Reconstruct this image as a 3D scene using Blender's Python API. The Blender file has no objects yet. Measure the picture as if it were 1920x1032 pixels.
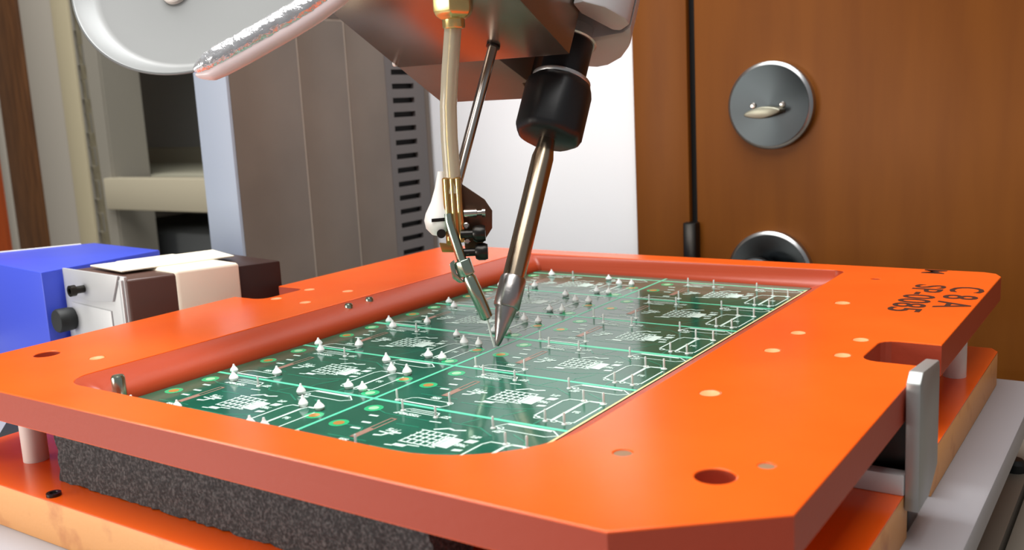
import bpy, bmesh, math, random
from mathutils import Vector, Matrix

random.seed(7)
C = bpy.context.scene.collection
ZO = 840.0            # height (mm) of the pallet's top face above the floor; all numbers below are mm, z measured from that face


def W(x, y, z):
    return Vector((x * .001, y * .001, (z + ZO) * .001))


# ------------------------------------------------------------------ camera, world, lights, exposure
sc = bpy.context.scene
cam = bpy.data.cameras.new('camera')
camo = bpy.data.objects.new('camera', cam)
C.objects.link(camo)
cam.sensor_fit = 'HORIZONTAL'
cam.sensor_width = 36
cam.lens = 36 * 1827.96 / 1920
cam.clip_start = .01
cam.clip_end = 30
cam.dof.use_dof = True
cam.dof.focus_distance = .415
cam.dof.aperture_fstop = 19
camo.matrix_world = (Matrix.Translation(W(0, 0, 95)) @ Matrix.Rotation(math.radians(34.51308), 4, 'Z')
                     @ Matrix.Rotation(math.radians(79.92066), 4, 'X') @ Matrix.Rotation(math.radians(-2.91230), 4, 'Z'))
# the fitted roll is about the view axis
camo.rotation_mode = 'XYZ'
sc.camera = camo
sc.view_settings.view_transform = 'Standard'
sc.view_settings.look = 'None'
sc.view_settings.gamma = 1
sc.view_settings.use_curve_mapping = False
sc.view_settings.exposure = 0.0

wd = bpy.data.worlds.new('room_light')
sc.world = wd
wd.use_nodes = True
wd.node_tree.nodes['Background'].inputs[0].default_value = (.93, .96, 1, 1)
wd.node_tree.nodes['Background'].inputs[1].default_value = .24


def area(name, loc, target, sx, sy, power, col=(1, 1, 1)):
    L = bpy.data.lights.new(name, 'AREA')
    L.shape = 'RECTANGLE'
    L.size, L.size_y, L.energy, L.color = sx, sy, power, col
    o = bpy.data.objects.new(name, L)
    C.objects.link(o)
    o.location = W(*loc)
    o.rotation_euler = (W(*target) - W(*loc)).to_track_quat('-Z', 'Y').to_euler()
    return o


area('ceiling_lamp', (-210, 40, 900), (-200, 230, 0), 1.0, .8, 11.5, (1, .98, .95))
area('ceiling_lamp', (-1250, 300, 1400), (-1200, 500, 0), 1.0, .4, 8, (1, .97, .92))
area('ceiling_lamp', (-450, 350, 1300), (-430, 700, 60), .9, .3, 12.5, (.97, .99, 1))
area('low_left_fill', (-800, -500, 60), (-360, 180, -46), .5, .3, 5.6, (1, .97, .9))  # low fill added for the left front edges, its source unseen


# ------------------------------------------------------------------ materials
def lin(c):
    return tuple(((v / 255) / 12.92 if v <= 10.3 else ((v / 255 + .055) / 1.055) ** 2.4) for v in c)


def mat(name, col, rough=.5, metal=0., bump=0., bscale=400., col2=None, cscale=60., spec=.5, trans=0., ior=1.45,
        stretch=None, aniso=0., tangent_axis=None, coat=0., contrast=(.35, .65), detail=4.):
    m = bpy.data.materials.new(name)
    m.use_nodes = True
    nt = m.node_tree
    b = nt.nodes['Principled BSDF']
    b.inputs['Base Color'].default_value = (*lin(col), 1)
    b.inputs['Roughness'].default_value = rough
    b.inputs['Metallic'].default_value = metal
    b.inputs['Specular IOR Level'].default_value = spec
    b.inputs['Transmission Weight'].default_value = trans
    b.inputs['IOR'].default_value = ior
    b.inputs['Coat Weight'].default_value = coat
    b.inputs['Anisotropic'].default_value = aniso
    tc = nt.nodes.new('ShaderNodeTexCoord')
    mp = nt.nodes.new('ShaderNodeMapping')
    nt.links.new(tc.outputs['Object'], mp.inputs[0])
    if stretch:
        mp.inputs['Scale'].default_value = stretch
    if tangent_axis:
        tg = nt.nodes.new('ShaderNodeTangent')
        tg.direction_type = 'RADIAL'
        tg.axis = tangent_axis
        nt.links.new(tg.outputs[0], b.inputs['Tangent'])
    if col2:
        n = nt.nodes.new('ShaderNodeTexNoise')
        n.inputs['Scale'].default_value = cscale
        n.inputs['Detail'].default_value = detail
        r = nt.nodes.new('ShaderNodeValToRGB')
        r.color_ramp.elements[0].position, r.color_ramp.elements[1].position = contrast
        r.color_ramp.elements[0].color = (*lin(col), 1)
        r.color_ramp.elements[1].color = (*lin(col2), 1)
        nt.links.new(mp.outputs[0], n.inputs['Vector'])
        nt.links.new(n.outputs[0], r.inputs[0])
        nt.links.new(r.outputs[0], b.inputs['Base Color'])
    if bump:
        n2 = nt.nodes.new('ShaderNodeTexNoise')
        n2.inputs['Scale'].default_value = bscale
        n2.inputs['Detail'].default_value = 3
        bp = nt.nodes.new('ShaderNodeBump')
        bp.inputs['Strength'].default_value = bump
        bp.inputs['Distance'].default_value = .001
        nt.links.new(mp.outputs[0], n2.inputs['Vector'])
        nt.links.new(n2.outputs[0], bp.inputs['Height'])
        nt.links.new(bp.outputs[0], b.inputs['Normal'])
    return m


M = dict(
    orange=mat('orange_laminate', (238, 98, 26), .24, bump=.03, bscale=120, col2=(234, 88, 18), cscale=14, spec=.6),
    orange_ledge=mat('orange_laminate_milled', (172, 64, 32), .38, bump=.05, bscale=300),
    orange_side=mat('orange_laminate_sawn_edge', (178, 70, 46), .42, bump=.08, bscale=500),
    tan_edge=mat('tan_laminate_edge', (226, 160, 98), .5, bump=.1, bscale=500, col2=(200, 128, 76), cscale=70, contrast=(.55, .75)),
    peach=mat('peach_countersink', (250, 156, 104), .45),
    hole=mat('dark_bore', (150, 44, 10), .6),
    grey_dot=mat('grey_plug', (140, 110, 84), .5),
    mark=mat('black_engraving', (60, 26, 10), .6),
    board=mat('green_solder_mask', (19, 84, 65), .14, bump=.02, bscale=300, col2=(25, 98, 77), cscale=45, coat=.2),
    board_edge=mat('board_edge', (226, 206, 150), .6),
    trace=mat('green_trace', (38, 122, 96), .14),
    cut=mat('scored_green', (96, 214, 172), .35),
    silk=mat('white_silkscreen', (214, 236, 226), .4),
    ring=mat('bright_green_ring', (42, 176, 116), .25),
    pad=mat('pale_pad', (170, 226, 178), .3, metal=.2),
    copper=mat('copper_pad', (222, 160, 84), .3, metal=.5),
    pink=mat('bare_copper_strip', (176, 138, 122), .35, metal=.3),
    tin=mat('tinned_pin', (216, 222, 216), .35),
    solder=mat('sheen_white_solder', (252, 254, 252), .4, metal=0.),  # white base colour stands in for the solder's bright reflections
    foam=mat('charcoal_foam', (60, 58, 58), .95, bump=1., bscale=600, col2=(112, 109, 108), cscale=900, contrast=(.45, .75)),
    nylon=mat('white_nylon', (226, 214, 206), .45),
    alu=mat('brushed_aluminium', (206, 206, 204), .34, metal=.85, bump=.03, bscale=300, stretch=(1, 1, 8)),
    alu_matt=mat('bead_blasted_aluminium', (196, 196, 196), .45, metal=.3, bump=.04, bscale=900),
    alu_satin=mat('satin_aluminium', (164, 166, 164), .38, metal=.5, bump=.03, bscale=900),
    base=mat('grey_anodised_plate', (170, 171, 176), .42, metal=.3, bump=.03, bscale=300),
    bench=mat('dark_grey_bench', (128, 122, 112), .5, metal=.2, bump=.03, bscale=200),
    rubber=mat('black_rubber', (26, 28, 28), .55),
    blackp=mat('black_plastic', (24, 25, 27), .38, bump=.03, bscale=500),
    steel=mat('polished_steel', (196, 188, 180), .2, metal=1.),
    warm_steel=mat('heat_tinted_steel', (178, 160, 138), .22, metal=1.),
    tipm=mat('tinned_iron_tip', (176, 172, 170), .3, metal=1., bump=.1, bscale=400),
    dark_steel=mat('dark_screw_steel', (58, 56, 54), .3, metal=.9),
    mirror=mat('bead_polished_head_cover', (150, 136, 124), .27, metal=.85, bump=.01, bscale=60),
    mirror2=mat('satin_head_cover', (122, 104, 92), .45, metal=.2),
    brass=mat('brass', (216, 190, 126), .24, metal=.75),
    brass_d=mat('dull_brass', (196, 146, 84), .3, metal=1.),
    tubing=mat('clear_tubing', (230, 222, 198), .1, trans=.5, ior=1.38),
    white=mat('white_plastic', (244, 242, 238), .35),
    green_steel=mat('stainless_needle', (176, 190, 172), .22, metal=1.),
    brown_metal=mat('bronzed_lever', (92, 66, 50), .35, metal=.6),
    reel=mat('satin_silver_flange', (122, 123, 122), .4, metal=.3, spec=.4),
    foil=mat('crumpled_foil', (226, 226, 228), .2, metal=.75, bump=1., bscale=240),
    sleeve=mat('pinkish_clear_sleeve', (232, 214, 214), .25, spec=.6),
    blue=mat('blue_powder_coat', (66, 84, 206), .35, bump=.03, bscale=700),
    brownwrap=mat('dark_brown_cover', (92, 66, 58), .35, bump=.03, bscale=400),
    darkwrap=mat('very_dark_brown_cover', (58, 38, 34), .35, bump=.03, bscale=400),
    tape=mat('cream_paper_tape', (250, 240, 218), .6, bump=.1, bscale=90),
    taupe=mat('taupe_cabinet_paint', (112, 99, 88), .42, bump=.02, bscale=300, col2=(102, 90, 80), cscale=12),
    taupe_d=mat('grey_vent_panel', (100, 94, 92), .45),
    seam=mat('pale_seam_strip', (172, 160, 146), .5),
    slot=mat('black_inside', (16, 15, 15), .8),
    paleblue=mat('pale_blue_paint', (170, 178, 190), .5),
    rack=mat('grey_rack_paint', (148, 142, 130), .55),
    rackcream=mat('cream_rack_paint', (186, 174, 144), .55),
    rackdeck=mat('olive_grey_deck', (176, 172, 152), .6),
    rackbeam=mat('beige_beam_paint', (190, 180, 156), .55),
    rackback=mat('dark_grey_panel', (176, 178, 176), .6),
    boxdark=mat('charcoal_box', (92, 94, 94), .6),
    curtain=mat('beige_grey_panel', (170, 162, 150), .7),
    woodd=mat('dark_brown_wood', (104, 66, 36), .45, col2=(84, 52, 28), cscale=16, stretch=(8, 8, 1)),
    woodr=mat('orange_brown_wood', (170, 72, 22), .45, col2=(150, 62, 20), cscale=16, stretch=(8, 8, 1)),
    wood=mat('honey_brown_door_veneer', (124, 70, 18), .5, spec=.25, bump=.01, bscale=60, col2=(116, 64, 16), cscale=9, stretch=(7, 7, .8)),
    wall=mat('white_wall_paint', (248, 249, 252), .7),
    floor=mat('grey_floor', (120, 118, 114), .6),
    lock=mat('radially_brushed_steel', (60, 64, 66), .3, metal=1., aniso=.92, tangent_axis='Z'),
    lockrim=mat('steel_rim', (186, 186, 186), .3, metal=1.),
    turn=mat('dull_nickel_thumbturn', (150, 148, 132), .4, metal=.8),
)


# ------------------------------------------------------------------ mesh building
class MB:
    def __init__(s):
        s.v, s.f = [], []

    def add(s, vs, fs):
        n = len(s.v)
        s.v += [Vector(p) for p in vs]
        s.f += [tuple(i + n for i in q) for q in fs]
        return s

    def box(s, x0, x1, y0, y1, z0, z1):
        vs = [(x, y, z) for z in (z0, z1) for y in (y0, y1) for x in (x0, x1)]
        return s.add(vs, [(0, 2, 3, 1), (4, 5, 7, 6), (0, 1, 5, 4), (2, 6, 7, 3), (0, 4, 6, 2), (1, 3, 7, 5)])

    def prism(s, poly, h0, h1, o=(0, 0, 0), a=(1, 0, 0), b=(0, 1, 0), n=(0, 0, 1)):
        o, a, b, n = map(Vector, (o, a, b, n))
        k = len(poly)
        ar = sum(poly[i][0] * poly[(i + 1) % k][1] - poly[(i + 1) % k][0] * poly[i][1] for i in range(k))
        if (ar < 0) != (a.cross(b).dot(n) < 0):
            poly = poly[::-1]
        lo = [o + a * p[0] + b * p[1] + n * h0 for p in poly]
        hi = [o + a * p[0] + b * p[1] + n * h1 for p in poly]
        fs = [tuple(range(k))[::-1], tuple(range(k, 2 * k))]
        fs += [(i, (i + 1) % k, (i + 1) % k + k, i + k) for i in range(k)]
        return s.add(lo + hi, fs)

    def lathe(s, prof, o, axis=(0, 0, 1), n=24, ref=None):
        o, ax = Vector(o), Vector(axis).normalized()
        u = Vector(ref) if ref else (Vector((1, 0, 0)) if abs(ax.x) < .9 else Vector((0, 1, 0)))
        u = (u - ax * u.dot(ax)).normalized()
        w = ax.cross(u)
        vs, fs = [], []
        for r, h in prof:
            for i in range(n):
                t = 2 * math.pi * i / n
                vs.append(o + ax * h + (u * math.cos(t) + w * math.sin(t)) * max(r, 1e-4))
        for j in range(len(prof) - 1):
            for i in range(n):
                a, b = j * n + i, j * n + (i + 1) % n
                fs.append((a, b, b + n, a + n))
        fs.append(tuple(range(n))[::-1])
        fs.append(tuple(range((len(prof) - 1) * n, len(prof) * n)))
        return s.add(vs, fs)

    def tube(s, pts, r, n=14, jitter=0.):
        pts = [Vector(p) for p in pts]
        rr = r if isinstance(r, (list, tuple)) else [r] * len(pts)
        vs, fs = [], []
        u = None
        for i, p in enumerate(pts):
            t = (pts[min(i + 1, len(pts) - 1)] - pts[max(i - 1, 0)]).normalized()
            if u is None:
                u = Vector((1, 0, 0)) if abs(t.x) < .9 else Vector((0, 1, 0))
            u = (u - t * u.dot(t)).normalized()
            w = t.cross(u)
            for k in range(n):
                g = 2 * math.pi * k / n
                q = rr[i] * (1 + random.uniform(-jitter, jitter))
                vs.append(p + (u * math.cos(g) + w * math.sin(g)) * q)
        for j in range(len(pts) - 1):
            for i in range(n):
                a, b = j * n + i, j * n + (i + 1) % n
                fs.append((a, b, b + n, a + n))
        fs.append(tuple(range(n))[::-1])
        fs.append(tuple(range((len(pts) - 1) * n, len(pts) * n)))
        return s.add(vs, fs)

    def line(s, pts, w, z=0.):                      # flat printed line in the xy plane
        w = w * 1.25
        for (x0, y0), (x1, y1) in zip(pts, pts[1:]):
            d = Vector((x1 - x0, y1 - y0))
            if d.length < 1e-6:
                continue
            d.normalize()
            nx, ny = -d.y * w / 2, d.x * w / 2
            ex, ey = d.x * w * .4, d.y * w * .4
            s.add([(x0 - ex + nx, y0 - ey + ny, z), (x0 - ex - nx, y0 - ey - ny, z), (x1 + ex - nx, y1 + ey - ny, z), (x1 + ex + nx, y1 + ey + ny, z)], [(0, 1, 2, 3)])
        return s

    def disc(s, x, y, r0, r1, z=0., n=20):          # flat annulus
        vs = []
        for r in (r0, r1):
            vs += [(x + r * math.cos(2 * math.pi * i / n), y + r * math.sin(2 * math.pi * i / n), z) for i in range(n)]
        if r0 < 1e-6:
            return s.add(vs[n:], [tuple(range(n))])
        return s.add(vs, [(i, i + n, (i + 1) % n + n, (i + 1) % n) for i in range(n)])

    def quad(s, *p):
        return s.add(p, [tuple(range(len(p)))])


def mesh_from(name, v, f, m, bevel=0., sharp=35, segs=2):
    me = bpy.data.meshes.new(name)
    me.from_pydata([tuple(p * .001) for p in v], [], f)
    me.validate()
    if bevel:
        bm = bmesh.new()
        bm.from_mesh(me)
        bmesh.ops.remove_doubles(bm, verts=bm.verts, dist=1e-7)
        es = [e for e in bm.edges if len(e.link_faces) == 2 and e.calc_face_angle(0) > math.radians(sharp)]
        bmesh.ops.bevel(bm, geom=es, offset=bevel * .001, segments=segs, affect='EDGES', profile=.5, clamp_overlap=True)
        bm.to_mesh(me)
        bm.free()
    me.polygons.foreach_set('use_smooth', [True] * len(me.polygons))
    me.set_sharp_from_angle(angle=math.radians(sharp))
    me.materials.append(m)
    return me


def rloc(p):                                         # position of an object in mm, z from the pallet's face
    o = Vector((0, 0, 0))
    while p is not None:
        o = o + p.location
        p = p.parent
    return Vector((o.x * 1000, o.y * 1000, o.z * 1000 - ZO))


def place(me, name, parent=None, origin=None):
    o = bpy.data.objects.new(name, me)
    C.objects.link(o)
    if parent is not None:
        o.parent = parent
    base = rloc(parent) if parent is not None else Vector((0, 0, -ZO))
    if origin is not None:
        o.location = (Vector(origin) - base) * .001
    return o


def build(name, mb, m, parent=None, bevel=0., origin=None, sharp=35, segs=2):
    """links mb (mm, scene coordinates) as one object; its origin sits on the parent's or at `origin`"""
    org = Vector(origin) if origin is not None else (rloc(parent) if parent is not None else Vector((0, 0, -ZO)))
    me = mesh_from(name, [p - org for p in mb.v], mb.f, M[m] if isinstance(m, str) else m, bevel, sharp, segs)
    return place(me, name, parent, org)


def tag(o, label=None, cat=None, group=None, kind=None):
    for k, v in (('label', label), ('category', cat), ('group', group), ('kind', kind)):
        if v:
            o[k] = v
    return o


def thing(name, loc, label, cat, group=None):
    o = bpy.data.objects.new(name, None)
    o.empty_display_size = .01
    C.objects.link(o)
    o.location = W(*loc)
    return tag(o, label, cat, group)


def struct(name, mb, m, bevel=0., parent=None):
    o = build(name, mb, m, parent, bevel)
    if parent is None:
        o['kind'] = 'structure'
    return o


def rrect(x0, x1, y0, y1, r, n=8):
    """rounded rectangle, counter-clockwise from the front left corner; r = (front left, front right, back right, back left)"""
    if not isinstance(r, (list, tuple)):
        r = (r,) * 4
    out = []
    for (cx, cy, a0), q in zip(((x0, y0, 180), (x1, y0, 270), (x1, y1, 0), (x0, y1, 90)), r):
        sx, sy = (1 if cx == x0 else -1), (1 if cy == y0 else -1)
        for i in range(n + 1):
            t = math.radians(a0 + 90 * i / n)
            out.append((cx + sx * q + q * math.cos(t), cy + sy * q + q * math.sin(t)))
    return out


def circ(x, y, r, n=20):
    return [(x + r * math.cos(2 * math.pi * i / n), y + r * math.sin(2 * math.pi * i / n)) for i in range(n)]


def plate_mesh(name, outline, holes, z0, z1, bevel, m, org, plane='XY'):
    """a plate with real holes: a filled 2D curve, extruded, turned into a mesh"""
    cu = bpy.data.curves.new(name, 'CURVE')
    cu.dimensions = '2D'
    cu.fill_mode = 'BOTH'
    cu.extrude = ((z1 - z0) / 2 - bevel) * .001
    cu.bevel_depth = bevel * .001
    cu.bevel_resolution = 1
    cu.offset = -bevel * .001
    for pl in [outline] + holes:
        sp = cu.splines.new('POLY')
        sp.points.add(len(pl) - 1)
        for p, q in zip(sp.points, pl):
            p.co = (q[0] * .001, q[1] * .001, 0, 1)
        sp.use_cyclic_u = True
    o = bpy.data.objects.new(name, cu)
    C.objects.link(o)
    dg = bpy.context.evaluated_depsgraph_get()
    me = bpy.data.meshes.new_from_object(o.evaluated_get(dg))
    bpy.data.objects.remove(o)
    bpy.data.curves.remove(cu)
    mid = (z0 + z1) / 2
    for v in me.vertices:
        if plane == 'XY':
            v.co = Vector((v.co.x, v.co.y, v.co.z + mid * .001)) - Vector(org) * .001
        else:                                        # curve x -> y, curve y -> z, depth -> x
            v.co = Vector((v.co.z + mid * .001, v.co.x, v.co.y)) - Vector(org) * .001
    me.materials.clear()
    me.materials.append(M[m])
    bm = bmesh.new()
    bm.from_mesh(me)
    bmesh.ops.remove_doubles(bm, verts=bm.verts, dist=1e-6)
    bmesh.ops.recalc_face_normals(bm, faces=bm.faces)
    bm.to_mesh(me)
    bm.free()
    ax = 2 if plane == 'XY' else 0
    me.set_sharp_from_angle(angle=math.radians(20))
    for p in me.polygons:
        p.use_smooth = abs(p.normal[ax]) < .99
    return me


# ------------------------------------------------------------------ setting
struct('floor', MB().box(-2600, 1500, -1500, 1300, -ZO - 60, -ZO), 'floor')
struct('wall_back', MB().box(-572, -340, 700.5, 780, -ZO, 1500), 'wall')
struct('wall_left', MB().box(-2600, -572, 1200, 1280, -ZO, 1500), 'wall')
struct('wall_side', MB().box(-2680, -2600, -1500, 1280, -ZO, 1500), 'curtain')
struct('trim_1', MB().box(-354, -308.5, 694, 700.4, -ZO, 1400), 'wood', .8)
struct('trim_2', MB().box(-339.5, -303.8, 701, 780, -ZO, 1400), 'slot')
door = tag(bpy.data.objects.new('door_1', None), kind='structure')
C.objects.link(door)
door.location = W(-304, 700, -ZO)
build('door_leaf', MB().box(-303.2, 560, 696, 740, -ZO + 6, 1250), 'wood', door, 1.)
build('latch_tongue', MB().box(-312, -301, 688, 700, -70, -3), 'dark_steel', door, 1.5)


# wooden uprights far left, behind the rack
struct('trim_3', MB().box(-1464, -1386, 800, 860, -ZO, 1200), 'woodd', 2)
struct('trim_4', MB().box(-1486, -1466, 800, 850, -ZO, 1200), 'curtain', 1)
struct('trim_5', MB().box(-1800, -1488, 800, 850, -ZO, 1200), 'woodr', 2)

# storage rack
rk = thing('storage_rack', (-1200, 800, -ZO), 'grey and cream steel storage rack with a slotted upright behind the blue box', 'rack')
build('side_panel', MB().box(-1386, -1298, 803, 824, -ZO, 1200), 'curtain', rk, 4)
build('upright', MB().box(-1297, -1256, 797, 840, -ZO, 1200), 'rackcream', rk, 3)
slots = [[(-1252, z), (-1240, z), (-1240, z + 26), (-1252, z + 26)] for z in range(-700, 640, 46)]
me = plate_mesh('slotted_upright', [(-1255, -ZO), (-1206, -ZO), (-1206, 1200), (-1255, 1200)], slots, 0, 3, .3, 'rack', (0, 0, 0))
for v in me.vertices:                                # stand the flat strip up at y = 800
    v.co = Vector((v.co.x, .800 + v.co.z, v.co.y)) - Vector((rk.location.x, rk.location.y, -ZO * .001))
place(me, 'slotted_upright', rk)
build('upright_return', MB().box(-1209, -1204, 803, 860, -ZO, 1200), 'rack', rk)
build('upright_core', MB().box(-1255, -1209, 830, 860, -ZO, 1200), 'slot', rk)
for z in (20, -330, 380):
    build('beam', MB().box(-1212, -700, 790, 812, z - 43, z), 'rackbeam', rk, 2)
    build('shelf_deck', MB().box(-1960, -700, 862, 1119, z - 12, z - 2), 'rackdeck', rk, 1)
build('rear_beam', MB().box(-1960, -700, 1120, 1139, -20, 44), 'rackdeck', rk, 2)
build('back_panel', MB().box(-1960, -700, 1140, 1150, -ZO, 1200), 'rackback', rk)
bx = MB().box(-1450, -1130, 900, 1100, -331.5, -70)
tag(build('storage_box', bx, 'boxdark', None, 6, origin=(-1290, 1000, -331.5)), 'charcoal storage box on the rack deck under the beige beam', 'box')

# taupe equipment cabinet with pale blue corner post and vent slots
cb = thing('equipment_cabinet', (-575, 600, -ZO), 'tall taupe equipment cabinet with pale seams and a column of vent slots', 'cabinet')
build('corner_post', MB().box(-595, -560, 470, 473, -ZO, 1100), 'paleblue', cb, .6)
build('inner_body', MB().box(-594, -564, 473, 690, -ZO, 1100), 'slot', cb)
ztop = 165
build('side_panel', MB().box(-563.5, -560, 473.2, 540.6, -ZO, ztop), 'taupe', cb, .4)
build('side_panel', MB().box(-563.5, -560, 542.4, 593.2, -ZO, ztop), 'taupe', cb, .4)
build('seam_strip', MB().box(-563.5, -560.6, 540.6, 542.4, -ZO, ztop), 'seam', cb)
build('seam_strip', MB().box(-563.5, -560.6, 593.2, 595, -ZO, ztop), 'seam', cb)
build('side_panel', MB().box(-563.5, -560, 595, 640, -ZO, ztop), 'taupe', cb, .4)
vp = MB().box(-563.5, -560.2, 640.3, 648, -ZO, ztop).box(-563.5, -560.2, 677, 691, -ZO, ztop)
zs = [-46 + 12.05 * i for i in range(18)]
for z0, z1 in zip([-ZO] + [z + 4.6 for z in zs], zs + [ztop]):
    vp.box(-563.5, -560.2, 648, 677, z0, z1)
build('vent_panel', vp, 'taupe_d', cb)
build('seam_strip', MB().box(-563.5, -560.8, 473.2, 691, ztop, ztop + 1.8), 'seam', cb)
build('upper_panel', MB().box(-563.5, -560, 473.2, 691, ztop + 1.8, 1100), 'taupe', cb, .4)
build('rear_flange', MB().box(-572, -559.8, 691.3, 697, -ZO, 1100), 'taupe', cb, .5)

# door furniture
YD = 696


def rose(name, x, z, r, label):
    t = bpy.data.objects.new(name, None)
    C.objects.link(t)
    t.parent = door
    t.location = W(x, YD, z) - door.location
    t['label'] = label
    build('rim', MB().lathe([(r, 0), (r, 6), (r - 1.6, 7.6), (r - 3, 8)], (x, YD, z), (0, -1, 0), 64), 'lockrim', t)
    me = MB().lathe([(r - 2.2, 0), (r - 2.4, .6), (r * .3, .9), (.1, 1.)], (0, 0, 0), (0, 0, 1), 64)
    m_ = mesh_from('brushed_face', me.v, me.f, M['lock'])
    f = place(m_, 'brushed_face', t, (x, YD - 7.6, z))
    f.rotation_euler = (math.radians(90), 0, 0)
    return t


lk = rose('door_lock', -243.5, 83, 31.2, 'round brushed steel lock rose with an oval thumbturn on the wooden door')
# thumbturn: a lens-shaped grip standing off the rose
pr = [(math.cos(a) * 13.2, math.sin(a) * 4.2) for a in [2 * math.pi * i / 28 for i in range(28)]]
pr = [(x, y * (1 - .25 * abs(x) / 13)) for x, y in pr]
build('thumbturn', MB().prism(pr, 0, 13, (-244.2, YD - 8, 78.5), (1, 0, .09), (0, 0, 1), (0, -1, 0)), 'turn', lk, 1.4, sharp=50)
for dx in (-10.5, 10.8):
    build('screw', MB().lathe([(2.2, 0), (2.2, .8), (1.6, 1.6), (.1, 1.8)], (-244 + dx, YD - 8.4, 83.3), (0, -1, 0), 16), 'steel', lk)
kn = rose('door_knob', -244.4, -39.5, 31.5, 'lower round steel door knob half hidden behind the orange pallet')
m_ = mesh_from('knob_grip', *(lambda b: (b.v, b.f))(MB().lathe([(9, 0), (9, 7), (15, 13), (17, 20), (16, 27), (12, 30), (.1, 31)], (0, 0, 0), (0, 0, 1), 48)), M['lock'])
g_ = place(m_, 'knob_grip', kn, (-244.4, YD - 8, -39.5))
g_.rotation_euler = (math.radians(90), 0, 0)

# ------------------------------------------------------------------ bench, base plate
bn = thing('work_bench', (-300, 330, -ZO), 'dark grey steel machine bench under the aluminium base plate', 'bench')
build('bench_top', MB().prism([(-700, -60), (-51, -60), (-51, 655), (-552, 655), (-552, 455), (-700, 455)], -125, -95), 'bench', bn, 1)
build('bench_top', MB().box(-49.2, 320, -60, 655, -125, -95), 'bench', bn, 1)
for x, y in ((-660, -30), (280, -30), (-520, 620), (280, 620)):
    if True:
        build('leg', MB().box(x - 22, x + 22, y - 22, y + 22, -ZO, -125), 'bench', bn, 2)
bp_ = thing('base_plate', (-300, 330, -95), 'thick grey anodised base plate carrying the orange fixture', 'plate')
build('plate', MB().prism([(-690, 60), (-49, 60), (-49, 522), (-552, 522), (-552, 452), (-690, 452)], -65, -53), 'base', bp_, 1.6)
for x in (-600, -130):
    build('rail', MB().box(x - 20, x + 20, 80, 445, -94.9, -65.1), 'dark_steel', bp_, 1)
build('rubber_stud', MB().lathe([(5, 0), (5, 4), (3.5, 6), (.1, 6.2)], (-57, 508, -95), (0, 0, 1), 24), 'rubber', bn)
slab_ = MB().prism([(-484, 246), (-452, 221), (-418, 268), (-450, 292)], -53, -51)  # thin dark slab added to stand for the shade on the base plate
tag(build('shade_slab', slab_, 'rubber', None, .4, origin=(-450, 255, -53)), 'thin dark slab standing in for shade on the base plate left of the fixture', 'slab')

# ------------------------------------------------------------------ lower orange plate with spacers
lp = thing('fixture_plate', (-240, 350, -53), 'lower orange laminate plate with tan sawn edges under the pallet', 'plate')
LO = [(-412, 175), (-66.5, 175), (-66.5, 318), (-80, 318), (-84, 322), (-84, 352), (-80, 356), (-66.5, 356), (-66.5, 508), (-70, 514), (-412, 514)]
lo_top = -36
mb = MB().prism(LO, -53, lo_top - .4)
build('edge_core', mb, 'tan_edge', lp, .3)
build('top_face', MB().prism([(x, y) for x, y in LO], lo_top - .4, lo_top), 'orange', lp)
for x, y in ((-370, 197), (-77, 458), (-110, 200), (-370, 480)):
    build('spacer', MB().lathe([(4.8, 0), (4.8, 23.9)], (x, y, lo_top), (0, 0, 1), 28), 'nylon', lp)
build('screw', MB().lathe([(2.6, 0), (2.6, 1.2), (1.5, 1.2), (1.3, .5), (.1, .5)], (-327, 178.5, lo_top), (0, 0, 1), 20), 'dark_steel', lp)

# foam strip
fm = MB()
nx, nz = 74, 8
for j in range(nz + 1):
    for i in range(nx + 1):
        fm.v.append(Vector((-338 + 178 * i / nx + random.uniform(-.5, .5), 188 + random.uniform(-.7, .5), lo_top + 19 * j / nz + (random.uniform(-.35, .35) if 0 < j < nz else (random.uniform(0, .5) if j == 0 else random.uniform(-.6, .3))))))
for j in range(nz):
    for i in range(nx):
        a = j * (nx + 1) + i
        fm.f.append((a, a + 1, a + nx + 2, a + nx + 1))
nb = len(fm.v)
for j in (0, nz):
    for i in range(nx + 1):
        p = fm.v[j * (nx + 1) + i]
        fm.v.append(Vector((p.x, 206, p.z)))
for i in range(nx):
    fm.f.append((i + 1, i, nb + i, nb + i + 1))
    t = nz * (nx + 1)
    fm.f.append((t + i, t + i + 1, nb + nx + 2 + i, nb + nx + 1 + i))
    fm.f.append((nb + i + 1, nb + i, nb + nx + 1 + i, nb + nx + 2 + i))
col0 = [j * (nx + 1) for j in range(nz + 1)]
fm.f.append(tuple(col0[::-1]) + (nb, nb + nx + 1))
fm.f.append(tuple(c + nx for c in col0) + (nb + 2 * nx + 1, nb + nx))
tag(build('foam_strip', fm, 'foam', origin=(-250, 196, lo_top)), 'charcoal foam strip lying between the two orange plates', 'foam')

# ------------------------------------------------------------------ the orange pallet
PX0, PX1, PY0, PY1, PT = -412, -67, 177.5, 524, -12
pal = thing('solder_pallet', (-240, 350, PT), 'large orange laminate pallet framing the green circuit boards, near right corner chamfered', 'pallet')


def notch(x, xi, y0, y1, s, r=5.5, n=5):
    """points of a rounded notch in a side edge, from y0 to y1"""
    out = [(x, y0)]
    for cy, a0 in ((y0 + r, -90), (y1 - r, 0)):
        for i in range(n + 1):
            t = math.radians(a0 + 90 * i / n)
            out.append((xi - s * r + s * r * math.cos(t), cy + r * math.sin(t)))
    out.append((x, y1))
    return out


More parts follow.
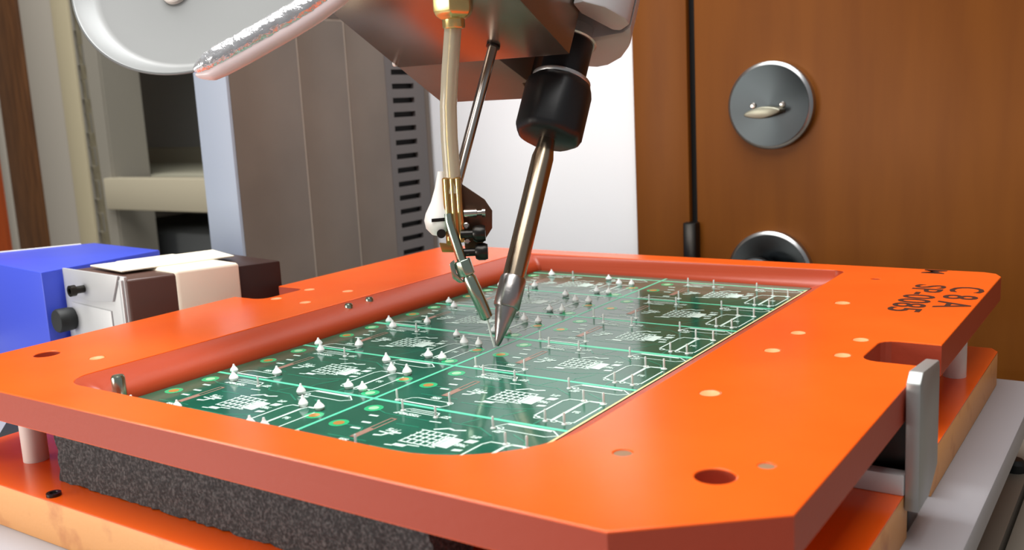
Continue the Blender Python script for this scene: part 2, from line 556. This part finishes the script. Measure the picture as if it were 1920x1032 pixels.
right_notch = [(PX1, 340), *[(-88 + 6 - 6 * math.sin(math.radians(a)), 340 + 6 - 6 * math.cos(math.radians(a))) for a in (0, 22, 45, 67, 90)],
               *[(-88 + 6 - 6 * math.cos(math.radians(a)), 371 - 6 + 6 * math.sin(math.radians(a))) for a in (0, 22, 45, 67, 90)], (PX1, 371)]
left_notch = [(PX0 - (x - PX1), y) for x, y in right_notch][::-1]
left_notch = [(x, y - 2.5) for x, y in left_notch]
outline = [(PX0, PY0), (-100, PY0), (PX1, 205)] + right_notch + [(PX1, 514), (-70, 521), (-76, PY1), (PX0, PY1)] + left_notch
WIN = rrect(-343, -139, 196, 509, (12, 40, 6, 8), 10)
BOT = rrect(-325, -154.5, 203, 503, (2, 11, 2, 2), 10)
holes = [WIN, circ(-91.4, 218.3, 5.2, 28), circ(-390.4, 218.5, 5.2, 28)]
small = [(-119.6, 282.4, 3.3, 'peach'), (-119, 430.1, 3.3, 'peach'), (-94.9, 368.1, 2.9, 'peach'), (-94.9, 343.7, 2.9, 'peach'), (-119.5, 340.5, 2.9, 'peach'),
         (-119.4, 370, 2.9, 'peach'), (-119.7, 490.3, 2.2, 'hole'), (-362.8, 223.9, 3.0, 'peach'), (-362.5, 340.7, 2.9, 'peach'), (-362.1, 371.4, 2.9, 'peach'),
         (-386.7, 367.3, 2.9, 'peach'), (-385.3, 342.2, 2.9, 'peach'), (-119.7, 222.7, 2.6, 'grey_dot'), (-82.6, 230.8, 2.2, 'grey_dot')]
for x, y, r, k in small:
    holes.append(circ(x, y, r, 20))
org = rloc(pal)
me = plate_mesh('frame', outline, holes, PT, 0, .45, 'orange', org)
me.materials.append(M['orange_side'])
for p in me.polygons:                                # sawn edges have their own look
    if abs(p.normal.z) < .3:
        p.material_index = 1
place(me, 'frame', pal)
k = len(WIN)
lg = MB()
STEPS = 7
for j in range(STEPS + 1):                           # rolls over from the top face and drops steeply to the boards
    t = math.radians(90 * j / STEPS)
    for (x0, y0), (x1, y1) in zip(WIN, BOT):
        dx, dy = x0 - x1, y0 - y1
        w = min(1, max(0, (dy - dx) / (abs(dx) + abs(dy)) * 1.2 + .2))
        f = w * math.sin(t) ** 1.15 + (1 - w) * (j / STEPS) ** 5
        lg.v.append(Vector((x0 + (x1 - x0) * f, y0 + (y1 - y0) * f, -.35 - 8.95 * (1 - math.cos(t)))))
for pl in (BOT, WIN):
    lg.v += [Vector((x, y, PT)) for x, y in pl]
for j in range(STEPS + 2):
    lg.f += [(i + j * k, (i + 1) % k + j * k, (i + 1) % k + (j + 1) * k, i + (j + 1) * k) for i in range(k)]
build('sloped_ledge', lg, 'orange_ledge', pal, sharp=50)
for x, y, r, kk in small:
    if kk == 'peach':
        build('countersunk_insert', MB().lathe([(r, 0), (r, 4.0), (r * .95, 4.2), (r * .45, 3.4), (.1, 3.3)], (x, y, -4.3), (0, 0, 1), 24), 'peach', pal)
    else:
        build('plug', MB().lathe([(r, 0), (r, 4.), (.1, 4.1)], (x, y, -4.4), (0, 0, 1), 20), kk, pal)
for x, y in ((-91.4, 218.3), (-390.4, 218.5)):
    build('hole_lining', MB().add([(a, b, z) for z in (-.6, -9) for a, b in circ(x, y, 5.15, 28)],
                                  [((i + 1) % 28, i, i + 28, (i + 1) % 28 + 28) for i in range(28)] + [tuple(range(28, 56))]), 'orange_side', pal)
for x, y, z in ((-336.2, 344.6, -4.5), (-337, 360.6, -4.5), (-326, 208.6, -8.5)):
    build('dowel_pin', MB().lathe([(2.1, 0), (2.1, 4.2), (1.6, 5), (.1, 5.2)] if z > -8 else [(2.6, 0), (2.6, 8.6), (2.1, 9.4), (.1, 9.6)], (x, y, z), (0, 0, 1), 20), 'green_steel', pal)


def lettering(name, text, x, y, size, m, parent, z=.06):
    cu = bpy.data.curves.new(name, 'FONT')
    cu.body = text
    cu.size = size * .001
    cu.extrude = .00005
    cu.offset = .0002
    cu.resolution_u = 3
    o = bpy.data.objects.new(name, cu)
    C.objects.link(o)
    me = bpy.data.meshes.new_from_object(o.evaluated_get(bpy.context.evaluated_depsgraph_get()))
    bpy.data.objects.remove(o)
    bpy.data.curves.remove(cu)
    me.materials.clear()
    me.materials.append(M[m])
    o = place(me, name, parent, (x, y, z))
    o.rotation_euler = (0, 0, math.radians(-90))     # reads from the back edge towards the front, tops to the right
    return o


lettering('engraved_lettering', 'C 8 A', -82.5, 483, 20, 'mark', pal)
lettering('engraved_lettering', 'SP-0085', -98.5, 483, 19, 'mark', pal)
lettering('engraved_lettering', 'M', -103, 523.4, 15, 'mark', pal)

# ------------------------------------------------------------------ circuit board panel
ZB = -9.25
pcb = thing('circuit_board_panel', (-240, 350, -11), 'green panel of twelve circuit boards set in the orange pallet', 'circuit board')
build('board', MB().prism(rrect(-324.5, -155, 203.5, 502.5, (2, 11, 2, 2), 8), -10.95, ZB), 'board', pcb)
build('board_edge', MB().box(-155.9, -155.0, 236, 496, ZB, ZB + .05), 'board_edge', pcb)
XM, ROW0, PIT = -238, 204.8, 48.35
rows = [ROW0 + PIT * i for i in range(6)]
build('score_line', MB().box(XM - .65, XM + .65, 204, 502, ZB, ZB + .06), 'cut', pcb)
for y in rows[1:] + [ROW0 + PIT * 6]:
    build('score_line', MB().box(-324, -155.6, y - (1.3 if 345 < y < 352 else .8), y + (1.3 if 345 < y < 352 else .8), ZB, ZB + .055), 'cut', pcb)

R = random.Random(3)


def squiggle(mb, u, v, n, h, w=.34):
    for i in range(n):
        x = u + i * h * .72
        k = R.randrange(5)
        a, b, c_ = (x, v), (x + h * .5, v), (x + h * .25, v + h / 2)
        t, s_ = (x, v + h), (x + h * .5, v + h)
        shapes = [[a, t, s_, (x + h * .5, v + h / 2), (x, v + h / 2)], [s_, t, (x, v + h / 2), (x + h * .5, v + h / 2), b, a], [a, t, b, s_], [t, s_, a, b], [a, s_, c_, b]]
        mb.line(shapes[k], w)


silk = MB()
# component outlines
silk.line([(8.5, 3.2), (10, 6.6), (12, 7.6), (26, 7.6), (28, 5), (26.5, 2.2)], .42)
silk.line([(9, 2.2), (26, 2.2)], .8)
silk.line([(18.5, 44.9), (30.5, 44.9), (31.5, 43), (30, 42), (17.5, 42), (16.5, 43.4), (18.5, 44.9)], .42)
silk.line([(19, 43.5), (29, 43.5)], .34)
silk.line([(56, 42.4), (58.6, 46.6), (75.5, 46.6), (79.4, 43.2), (76.2, 40.6), (59.2, 40.6), (56, 42.4)], .42)
silk.line([(59, 45.8), (75, 45.8)], .7)
# the long parallel lines with hooks
silk.line([(61.5, 8.8), (61.8, 26.6), (63.2, 29.4), (67, 29.6)], .55)
silk.line([(69.4, 7.2), (69.6, 27.4), (70.6, 30), (75, 30.2)], .95)
silk.line([(61.6, 9.2), (64.6, 7.2), (69, 7.4)], .42)
silk.line([(77.4, 8), (77.6, 26)], .5)
silk.line([(71, 7), (75.4, 6.2), (77.3, 8.4)], .42)
for u, v in ((63.2, 7.6), (70.6, 6.6), (76, 6.6), (58.5, 41.5), (68.5, 30), (76.5, 29.5), (27.2, 7.0), (7, 2.6)):
    silk.disc(u, v, .8, 1.25, 0, 14)
# white lattice block
for i in range(6):
    silk.line([(36 + i * 2.6, 17.2), (37 + i * 2.6, 29.2)], .5)
for j in range(5):
    silk.line([(36, 17.4 + j * 2.9), (50, 17.6 + j * 2.9)], .55)
silk.quad((47.6, 18.6, 0), (54, 18.4, 0), (54.4, 27, 0), (48, 27.4, 0))
silk.quad((36, 13.2, 0), (40.6, 13.4, 0), (41, 15.4, 0), (36.4, 15.2, 0))
silk.line([(34, 12.8), (36.4, 13.2)], .6)
silk.line([(40.8, 15.6), (45, 16)], .5)
silk.line([(39.6, 31), (43.4, 33.8), (46.2, 33), (49.4, 34.4)], .8)
silk.line([(24.6, 18.2), (27, 18.8), (28.4, 22.4), (31.4, 23)], .9)
silk.line([(24, 21.6), (30, 21.2)], .6)
squiggle(silk, 25.4, 23.2, 3, 2.2, .5)
silk.quad((55.4, 25.2, 0), (58.8, 25.6, 0), (59.4, 28.4, 0), (56, 28, 0))
squiggle(silk, 54.6, 21.8, 3, 1.9, .45)
squiggle(silk, 54.8, 30, 3, 1.6, .4)
silk.quad((56.4, 17.4, 0), (59.4, 18.2, 0), (59.6, 19.8, 0), (56.6, 19.2, 0))
squiggle(silk, 15.4, 38.6, 9, 1.7, .4)
squiggle(silk, 33.4, 41.4, 3, 1.8, .42)
squiggle(silk, 16.8, 9.2, 3, 1.7, .42)
squiggle(silk, 58, 37.6, 3, 1.7, .42)
squiggle(silk, 71.6, 16.8, 2, 1.7, .4)
for u, v in ((12.2, 26.4), (12.8, 20.4), (9.6, 33)):
    silk.line([(u, v), (u + 2.8, v + .2)], 1.)
silk.line([(33, 36.8), (37, 37.2)], .6)
pink = MB().line([(18.4, 13.6), (18.6, 33.6), (20.8, 33.6), (20.6, 13.6), (18.4, 13.6)], .5).line([(19.5, 14), (19.6, 22)], 1.4)
tr = MB()
for pts in ([(6, 40), (13, 37), (34, 37)], [(30, 10), (48, 10.4), (60, 16)], [(56, 12), (52, 4), (52, 0.6)], [(60, 34), (52, 39), (40, 39), (34, 46)],
            [(24, 30), (33, 30.4)], [(5, 22), (16, 22), (22, 12), (24, 12)], [(44, 40), (47, 47)], [(66, 8), (66, 1)], [(79, 22), (73, 34), (66, 38)], [(10, 12), (26, 12.4)]):
    tr.line(pts, .55)
ring_me = mesh_from('pad_ring', *(lambda b: (b.v, b.f))(MB().disc(0, 0, 0, 3.5)), M['ring'])
pale_me = mesh_from('pad_centre', *(lambda b: (b.v, b.f))(MB().disc(0, 0, 0, 1.9)), M['pad'])
copper_me = mesh_from('pad_centre', *(lambda b: (b.v, b.f))(MB().disc(0, 0, 0, 2.0)), M['copper'])
PADS = [(5.2, 22, copper_me), (5.2, 39.6, pale_me), (79.6, 4.6, pale_me), (79.4, 24.2, copper_me)]
PINS = [(6.6, 2.3), (26.8, 7.2), (67.8, 5.6), (75.2, 5.4), (16.6, 42), (32, 41), (56.2, 40.5), (68.6, 29.6), (76.4, 29.8)]
layers = [('copper_trace', tr, 'trace', .03), ('bare_strip', pink, 'pink', .06), ('silkscreen', silk, 'silk', .08)]
lm = [(n, mesh_from(n, b.v, b.f, M[m]), z) for n, b, m, z in layers]
pin_me = mesh_from('header_pin', *(lambda b: (b.v, b.f))(MB().lathe([(.95, 0), (.8, .3), (.42, .5), (.42, 3.8), (.25, 4.1)], (0, 0, 0), n=10)), M['tin'])
jt_me = mesh_from('solder_joint', *(lambda b: (b.v, b.f))(MB().lathe([(1.0, 0), (1.35, .5), (1.55, 1.2), (1.25, 2.), (.75, 2.7), (.45, 3.3), (.3, 4.0)], (0, 0, 0), n=14)), M['solder'])
for ci, x0 in enumerate((-323.6, -235.4)):
    for ri, y0 in enumerate(rows):
        for n, me, z in lm:
            o = place(me, n, pcb, (x0, y0, ZB + z))
            o['kind'] = 'stuff'
        for u, v, me in PADS:
            if ci == 1 and u > 70:
                continue
            o = place(ring_me, 'pad_ring', pcb, (x0 + u, y0 + v, ZB + .04))
            place(me, 'pad_centre', o, (x0 + u, y0 + v, ZB + .08))
        for pi, (u, v) in enumerate(PINS):
            if y0 + v < 203 or y0 + v > 501:
                continue
            if ci == 0 and pi != 5:
                o = place(jt_me, 'solder_joint', pcb, (x0 + u, y0 + v, ZB))
                s_ = R.uniform(1.05, 1.3)
                o.scale = (s_, s_, R.uniform(.85, 1.1))
            else:
                place(pin_me, 'header_pin', pcb, (x0 + u, y0 + v, ZB))

# ------------------------------------------------------------------ aluminium stop beside the pallet
cl = thing('locating_stop', (-64, 326, lo_top), 'bright aluminium angle stop standing against the right edge of the pallet', 'bracket')
build('upright', MB().prism([(310.5, 2.), (314.5, 5.2), (339, 3), (340.5, 0), (340.5, -34), (328, -41), (312, -41)], -66.2, -61.8, a=(0, 1, 0), b=(0, 0, 1), n=(1, 0, 0)), 'alu_satin', cl, .5)
build('foot', MB().box(-104, -66.3, 311.5, 317, lo_top, lo_top + 7), 'alu_matt', cl, .5)

build('mounting_block', MB().box(-83.5, -67.2, 322.5, 338.5, -53, -13), 'dark_steel', cl, .4)

# ------------------------------------------------------------------ soldering head
TH = math.radians(29.1986)
AX, VV = Vector((0, math.sin(TH), math.cos(TH))), Vector((0, math.cos(TH), -math.sin(TH)))
T0 = Vector((-236, 329.3, -7.4))                     # tip of the iron


def P(s_, x=0, v=0):
    return T0 + AX * s_ + VV * v + Vector((x, 0, 0))


BC = Vector((-220, 372.4, 113.9))                    # lower right corner of the head cover
hd = thing('solder_robot', tuple(BC + Vector((-48, 0, 0))), 'tilted polished metal head cover hanging above the circuit boards', 'machine')
build('cover', MB().prism([(-317, -64), (-220, -64), (-220, 0), (-317, 0)], 0, 95, (0, BC.y, BC.z), (1, 0, 0), VV, AX), 'mirror', hd, .6)
build('rear_plate', MB().prism([(-317, 0.2), (-257.5, 0.2), (-254, 22), (-258, 22.5), (-261, 36.6), (-317, 37.3)], 0.3, 60, (0, BC.y, BC.z), (1, 0, 0), VV, AX), 'mirror2', hd, .5)
build('rear_block', MB().prism([(-259, 23), (-253, 23), (-250, 44), (-300, 44), (-300, 38), (-259, 38)], 4, 60, (0, BC.y, BC.z), (1, 0, 0), VV, AX), 'mirror2', hd, .5)
pt = BC + Vector((-97, 0, 0)) - VV * 3 + AX * .8
build('edge_screw', MB().lathe([(1.5, -1), (1.5, .6), (.1, .9)], pt, (-1, 0, 0), 14), 'white', hd)

# soldering iron
ir = thing('soldering_iron', tuple(T0), 'black handled soldering iron with a steel shank touching the board', 'soldering iron')
build('handle', MB().lathe([(10.7, 126), (10.7, 149), (9, 150)], T0, AX, 40), 'blackp', ir)
build('washer', MB().lathe([(13.2, 125.6), (13.6, 126.2), (13.6, 127.2), (13, 127.6)], T0, AX, 40), 'alu', ir)
nut = []
for r, h in ((12.6, 97), (14.6, 98.2), (15.8, 101), (15.8, 121), (15., 124.2), (13., 126)):
    nut.append((r, h))
nb_ = MB()
n8 = 32
vs, fs = [], []
for r, h in nut:
    for i in range(n8):
        t = 2 * math.pi * i / n8
        q = r * (1 - .045 * (1 - math.cos(t * 8)) / 2)
        vs.append(P(h) + Vector((1, 0, 0)) * q * math.cos(t) + VV * q * math.sin(t))
for j in range(len(nut) - 1):
    for i in range(n8):
        a, b = j * n8 + i, j * n8 + (i + 1) % n8
        fs.append((b, a, a + n8, b + n8))
fs += [tuple(range(n8)), tuple(range((len(nut) - 1) * n8, len(nut) * n8))[::-1]]
build('ring_nut', nb_.add(vs, fs), 'blackp', ir, sharp=50)
build('shank', MB().lathe([(4.95, 26), (4.95, 88), (4.2, 92), (3.6, 98)], T0, AX, 36), 'warm_steel', ir)
build('tip_sleeve', MB().lathe([(5.3, 17), (5.75, 17.8), (5.75, 30), (5.2, 31.2)], T0, AX, 36), 'tipm', ir)
build('tip', MB().lathe([(.7, 0), (1.3, 1.2), (3.1, 8.6), (4.6, 15.6), (4.8, 17.6)], T0, AX, 28), 'tipm', ir)

# clamp round the iron
cp = thing('ring_clamp', tuple(P(150)), 'silver split ring clamp gripping the top of the soldering iron', 'clamp')
body = [(12, -1.6), (28.4, -3.6), (34.5, -7.5), (31.6, -.5), (28, 6), (25.4, 9.5), (18.2, 17.2), (8.3, 23), (1.8, 24.2), (-3.5, 23), (-13, 17), (-16, 6), (-12, -4)]
build('front_jaw', MB().prism([(16.6, -21.2), (24.9, -6.2), (28.4, -5.0), (34.8, -9.2), (35.2, -14), (30, -24), (22, -30), (16.6, -29)], 147, 200, T0, (1, 0, 0), VV, AX), 'alu_matt', cp, .8)
build('rear_jaw', MB().prism(body, 147, 200, T0, (1, 0, 0), VV, AX), 'alu_matt', cp, .8)
build('bush', MB().lathe([(11.4, 146.4), (12.2, 147), (12.2, 152)], T0, AX, 36), 'alu', cp)
e1, e2 = Vector((17.1, -20.3)), Vector((24.9, -6.2))
dd = (e2 - e1).normalized()
nn = Vector((1, 0, 0)) * dd.y - VV * dd.x
sp_ = P(147 + 9, *(e1 * .62 + e2 * .38))
build('clamp_screw', MB().lathe([(2.5, -2), (2.5, .5), (1.4, .5), (1.3, .1), (.1, .1)], sp_, nn, 18), 'dark_steel', cp)

# wire feeder on its slim rod
RS = Vector((-252.5, 361.8, 119.8))
fd = thing('wire_feeder', tuple(RS), 'solder wire feeder with brass fitting, clear tube and bent needle beside the iron', 'feeder')
build('rod', MB().tube([RS - AX * .1, RS - AX * 66], 2.25, 18), 'steel', fd)
build('rod_socket', MB().lathe([(3.1, .1), (3.1, 1.), (2.3, 1.2)], RS, -AX, 20), 'dark_steel', fd)
FA, FN = Vector((.828, .5585, 0)), Vector((.5585, -.828, 0))     # across and out of the feeder's front


def F(x, y, z, da=0, dn=0):
    return Vector((x, y, z)) + FA * da + FN * dn


fit = Vector((-249.9, 330.4, 131.4))
build('fitting', MB().lathe([(8.8, 12), (8.8, 1.5), (7.8, -.5), (5.6, -2)], fit, (0, 0, 1), 6), 'brass', fd, .5, sharp=30)
build('fitting_collar', MB().lathe([(4.7, 3), (4.7, -5), (4.3, -5.6), (3.2, -5.8)], fit, (0, 0, 1), 28), 'brass', fd)
tp = [(-250.2, 331, 130.5), (-251.4, 330.4, 120.3), (-252.6, 329.2, 107.4), (-253.6, 328.2, 94.3), (-253.8, 327.8, 81.0), (-253.1, 327.1, 69.9), (-252.3, 326.4, 58)]
build('clear_tube', MB().tube(tp, 3.6, 22), 'tubing', fd)
build('inner_wire', MB().tube(tp, 1.5, 12), 'brass', fd)
build('brass_guide', MB().prism([(-3.9, 65), (4.1, 65), (4.6, 37.5), (-3.6, 36)], -1.5, 1.8, (-252, 325, 0), FA, (0, 0, 1), FN), 'brass_d', fd, .7)
for da in (-2.4, .2, 2.6):
    build('guide_rib', MB().tube([F(-252, 325, 64.5, da, 1.9), F(-252, 325, 38.5, da + .2, 1.9)], .75, 10), 'brass', fd)
build('white_cap', MB().lathe([(1.4, 21), (2.6, 14), (4.2, 8), (6.4, 3), (7, 0), (6.2, -3.4), (3.6, -6), (.1, -6.6)], F(-258, 323.6, 46.5, 0, -1), (.06, .04, 1), 28), 'white', fd)
build('cap_slot', MB().prism([(-2.8, -.6), (2.8, -.4), (2.8, 1.), (-2.8, .8)], 5.6, 6.2, (-258.4, 323.4, 47.5), FA, (0, 0, 1), FN), 'dark_steel', fd)
build('cap_bore', MB().lathe([(1.9, 5.0), (1.9, 5.9), (.1, 5.9)], F(-258, 323.4, 41.8, .6), FN, 20), 'dark_steel', fd)
build('base_flange', MB().prism([(-5.6, 37.6), (1.4, 36.6), (1.2, 33.2), (-4.6, 33.6)], -1.2, 1.2, (-252.6, 324, 0), FA, (0, 0, 1), FN), 'brass_d', fd, .4)
build('lever', MB().prism([(-1.5, 62), (8.6, 54.4), (11.6, 49.4), (11.2, 42), (5.2, 33.4), (-1, 33.6)], -1.8, 1.4, (-251.2, 332.4, 0), FA, (0, 0, 1), FN), 'brown_metal', fd, .6)
build('pivot_screw', MB().lathe([(1.9, 0), (1.9, 5.4), (1.3, 5.6), (1.3, 7.4), (2., 7.6), (2., 9)], F(-247.6, 329.6, 49.6, -1.6, 2), FA, 20), 'steel', fd)
for z, d in ((41, 0), (33.2, .6)):
    build('thumb_screw', MB().lathe([(1.7, -3), (1.7, 2), (2.9, 2.2), (3.6, 3.4), (3.7, 6), (3.2, 7.4), (1.6, 7.5), (1.4, 6.9), (.1, 6.9)], F(-245.8, 328.4, z, d - 1.2, 2), FA, 22), 'dark_steel', fd)
build('lock_screw', MB().lathe([(1.3, 0), (1.3, 3), (.9, 3.3), (.1, 3.3)], F(-247.8, 329.4, 44.6, -.6, 1), FN, 16), 'steel', fd)
build('lock_screw', MB().lathe([(1.3, 0), (1.3, 3), (.9, 3.3), (.1, 3.3)], F(-246.4, 330.4, 38, -2.2, 1), FN, 16), 'steel', fd)
nd = [(-251.6, 321.2, 50.), (-251.0, 320.7, 46.6), (-249.2, 320.6, 41.4), (-245.9, 321.1, 30.6), (-243.2, 322.0, 22.9)]
build('needle', MB().tube(nd, [1.8, 2., 2.1, 2.1, 2.1], 16), 'green_steel', fd)
build('needle_end', MB().tube([(-243.8, 321.8, 24.5), (-243.2, 322.0, 22.9), (-240.0, 323.5, 14.1), (-237.6, 325.1, 5.9), (-237.4, 325.3, 5.2)], [2., 2.9, 2.9, 2.7, 1.7], 18), 'green_steel', fd)
na = Vector((.28, .1, -.95)).normalized()
nc = Vector((-244.9, 321.3, 27.4))
build('needle_nut', MB().lathe([(3.7, -3.4), (3.9, -2.8), (3.9, 2.8), (3.7, 3.4)], nc, na, 6), 'green_steel', fd, .3, sharp=30)
build('needle_yoke', MB().prism([(-6.2, 29.6), (-4.2, 31), (-3.6, 25.4), (-.6, 21.6), (-2.6, 21.4), (-5.2, 23.4)], -1.6, 2, (-244.4, 320.8, 0), FA, (0, 0, 1), FN), 'green_steel', fd, .4)
build('solder_wire', MB().tube([(-237.5, 325.2, 5.6), (-236.9, 326.4, -1.6), (-236.6, 328.2, -7.6)], .45, 10), 'solder', fd)

# silver reel and foil-wrapped hose
RC, RA = Vector((-359.6, 292, 166.4)), Vector((.338, -.815, .471)).normalized()
rl = thing('solder_reel', tuple(RC - RA * 14), 'large satin silver reel hanging at the upper left above the blue box', 'reel')
build('flange', MB().lathe([(.1, -9.4), (50, -9.4), (51, -9), (60, -1), (60.3, -.5), (60, -.1), (59.4, 0), (58.8, -.4), (53.6, -6.6), (50.5, -7.6), (20, -8), (.1, -8)], RC, RA, 120), 'reel', rl)
RB = RC - RA * 8 + (Vector((-368.4, 284, 152.4)) - RC - RA * (Vector((-368.4, 284, 152.4)) - RC).dot(RA))
build('hub', MB().lathe([(6.4, -1), (6.4, 1.8), (5.8, 2.4), (2.4, 2.4), (2.2, .2), (.1, .2)], RB, RA, 40), 'nylon', rl)
hp = [(-334.2, 264.8, 113.6), (-332.0, 266.6, 115.2), (-327.2, 269.3, 117.9), (-317.7, 275.7, 123.0), (-309.1, 282.8, 128.5), (-300.5, 289.9, 134.1), (-292.7, 298.0, 140.7), (-285.1, 303.2, 148), (-279, 303, 162), (-277, 302, 184)]


def resample(pts, n):
    pts = [Vector(p) for p in pts]
    out = []
    for i in range(len(pts) - 1):
        p0, p1, p2, p3 = pts[max(i - 1, 0)], pts[i], pts[i + 1], pts[min(i + 2, len(pts) - 1)]
        for k in range(n):
            t = k / n
            out.append(.5 * ((2 * p1) + (p2 - p0) * t + (2 * p0 - 5 * p1 + 4 * p2 - p3) * t * t + (3 * p1 - p0 - 3 * p2 + p3) * t ** 3))
    return out + [pts[-1]]


hs = resample(hp, 9)
hose = thing('foil_hose', hp[5], 'hose wrapped in crumpled silver foil running beside the reel to the head cover', 'hose')
rad = [.5 + 4.1 * min(1, (i / 20) ** .7) for i in range(len(hs))]
build('foil_wrap', MB().tube(hs, rad, 22, .06), 'foil', hose, sharp=80)
build('sleeve', MB().tube([p + Vector((1.6, 1.0, -4.2)) * min(1, .25 + i / 20) for i, p in enumerate(hs)], [r * .78 for r in rad], 18), 'sleeve', hose)

# ------------------------------------------------------------------ blue box and taped block left of the pallet
bb = thing('blue_box', (-580, 340, -53), 'glossy blue metal box at the left edge behind the orange pallet', 'box')
build('case', MB().prism([(-523.5, 296), (-528.5, 378), (-611, 386.5), (-656, 316)], -53, 14), 'blue', bb, .9)
build('edge_highlight', MB().prism([(-648, 322), (-645.5, 321), (-613.5, 378), (-616, 379)], 13.9, 14.5), 'white', bb, .2)  # pale strip added as the highlight along the box's back edge
bl = thing('taped_block', (-480, 345, -53), 'aluminium block with brown covers and cream tape beside the blue box', 'block')
A_, B_, C_, D_ = Vector((-521, 307.2)), Vector((-453, 300.2)), Vector((-419.5, 378)), Vector((-492, 391))


def mixp(p, q, t):
    return tuple(p + (q - p) * t)


def band(t0, t1, grow, z0, z1):
    """slice of the block between two fractions of its length, grown sideways"""
    o_ = Vector((.92, -.39)) * grow
    l0, l1 = Vector(mixp(A_, D_, t0)), Vector(mixp(A_, D_, t1))
    r0, r1 = Vector(mixp(B_, C_, t0)) + o_, Vector(mixp(B_, C_, t1)) + o_
    return MB().prism([tuple(l0), tuple(r0), tuple(r1), tuple(l1)], z0, z1)


build('body', band(0.005, .98, -1.5, -53, 12), 'alu', bl, .5)
build('end_plate', MB().prism([tuple(A_), tuple(B_), tuple(B_ + Vector((.2, 2.))), tuple(A_ + Vector((.2, 2.)))], -53, 14.6), 'alu_matt', bl, .4)
ed = (B_ - A_).normalized()
en = Vector((ed.y, -ed.x))
EA, EN = Vector((ed.x, ed.y, 0)), Vector((en.x, en.y, 0))
E0 = Vector((A_.x, A_.y, 0))
build('upper_bracket', MB().prism([(3, 15.2), (64.5, 15.2), (56, 0.5), (34, -1.5), (6, 0)], 0, 1.3, E0, EA, (0, 0, 1), EN), 'alu_matt', bl, .3)
build('lower_bracket', MB().prism([(8, -4), (52, -5), (52, -50), (8, -50)], 0, .9, E0, EA, (0, 0, 1), EN), 'alu_matt', bl, .3)
build('corner_flange', MB().prism([(64.8, 13), (67.6, 13), (67.6, -52), (64.8, -52)], 0, 1.4, E0, EA, (0, 0, 1), EN), 'alu_matt', bl, .3)
build('screw', MB().lathe([(2.1, 0), (2.1, 5), (3.1, 5.2), (3.1, 8.2), (1.6, 8.2), (1.5, 7), (.1, 7)], E0 + EA * 26 + Vector((0, 0, 5.2)) + EN * 1.2, EN, 22), 'dark_steel', bl)
kp = E0 + EA * 7.5 + Vector((0, 0, -13.4)) + EN * .8
build('knob', MB().lathe([(6.2, 0), (6.6, 1.4), (6.8, 8.6), (6.2, 9.6), (.1, 9.8)], kp, EN, 30), 'rubber', bl)
build('brown_cover', band(.012, .325, .6, -50, 13.2), 'brownwrap', bl, 1.6, segs=3)
build('dark_cover', band(.715, 1.0, .4, -50, 12.6), 'darkwrap', bl, 1.)
build('paper_tape', band(.31, .72, 1.6, -50, 14.8), 'tape', bl, 2., segs=3)
tps = [Vector((*mixp(A_, D_, .1), 0)), Vector((*(Vector(mixp(B_, C_, .1)) + (A_ - B_) * .28), 0)), Vector((*(Vector(mixp(B_, C_, .86)) + (A_ - B_) * .35), 0)), Vector((*mixp(A_, D_, .9), 0))]
tps[0] += Vector((10, 1, 0))
tps[3] += Vector((12, 0, 0))
build('tape_top', MB().prism([(p.x, p.y) for p in tps], 14.7, 15.5), 'tape', bl, .2)
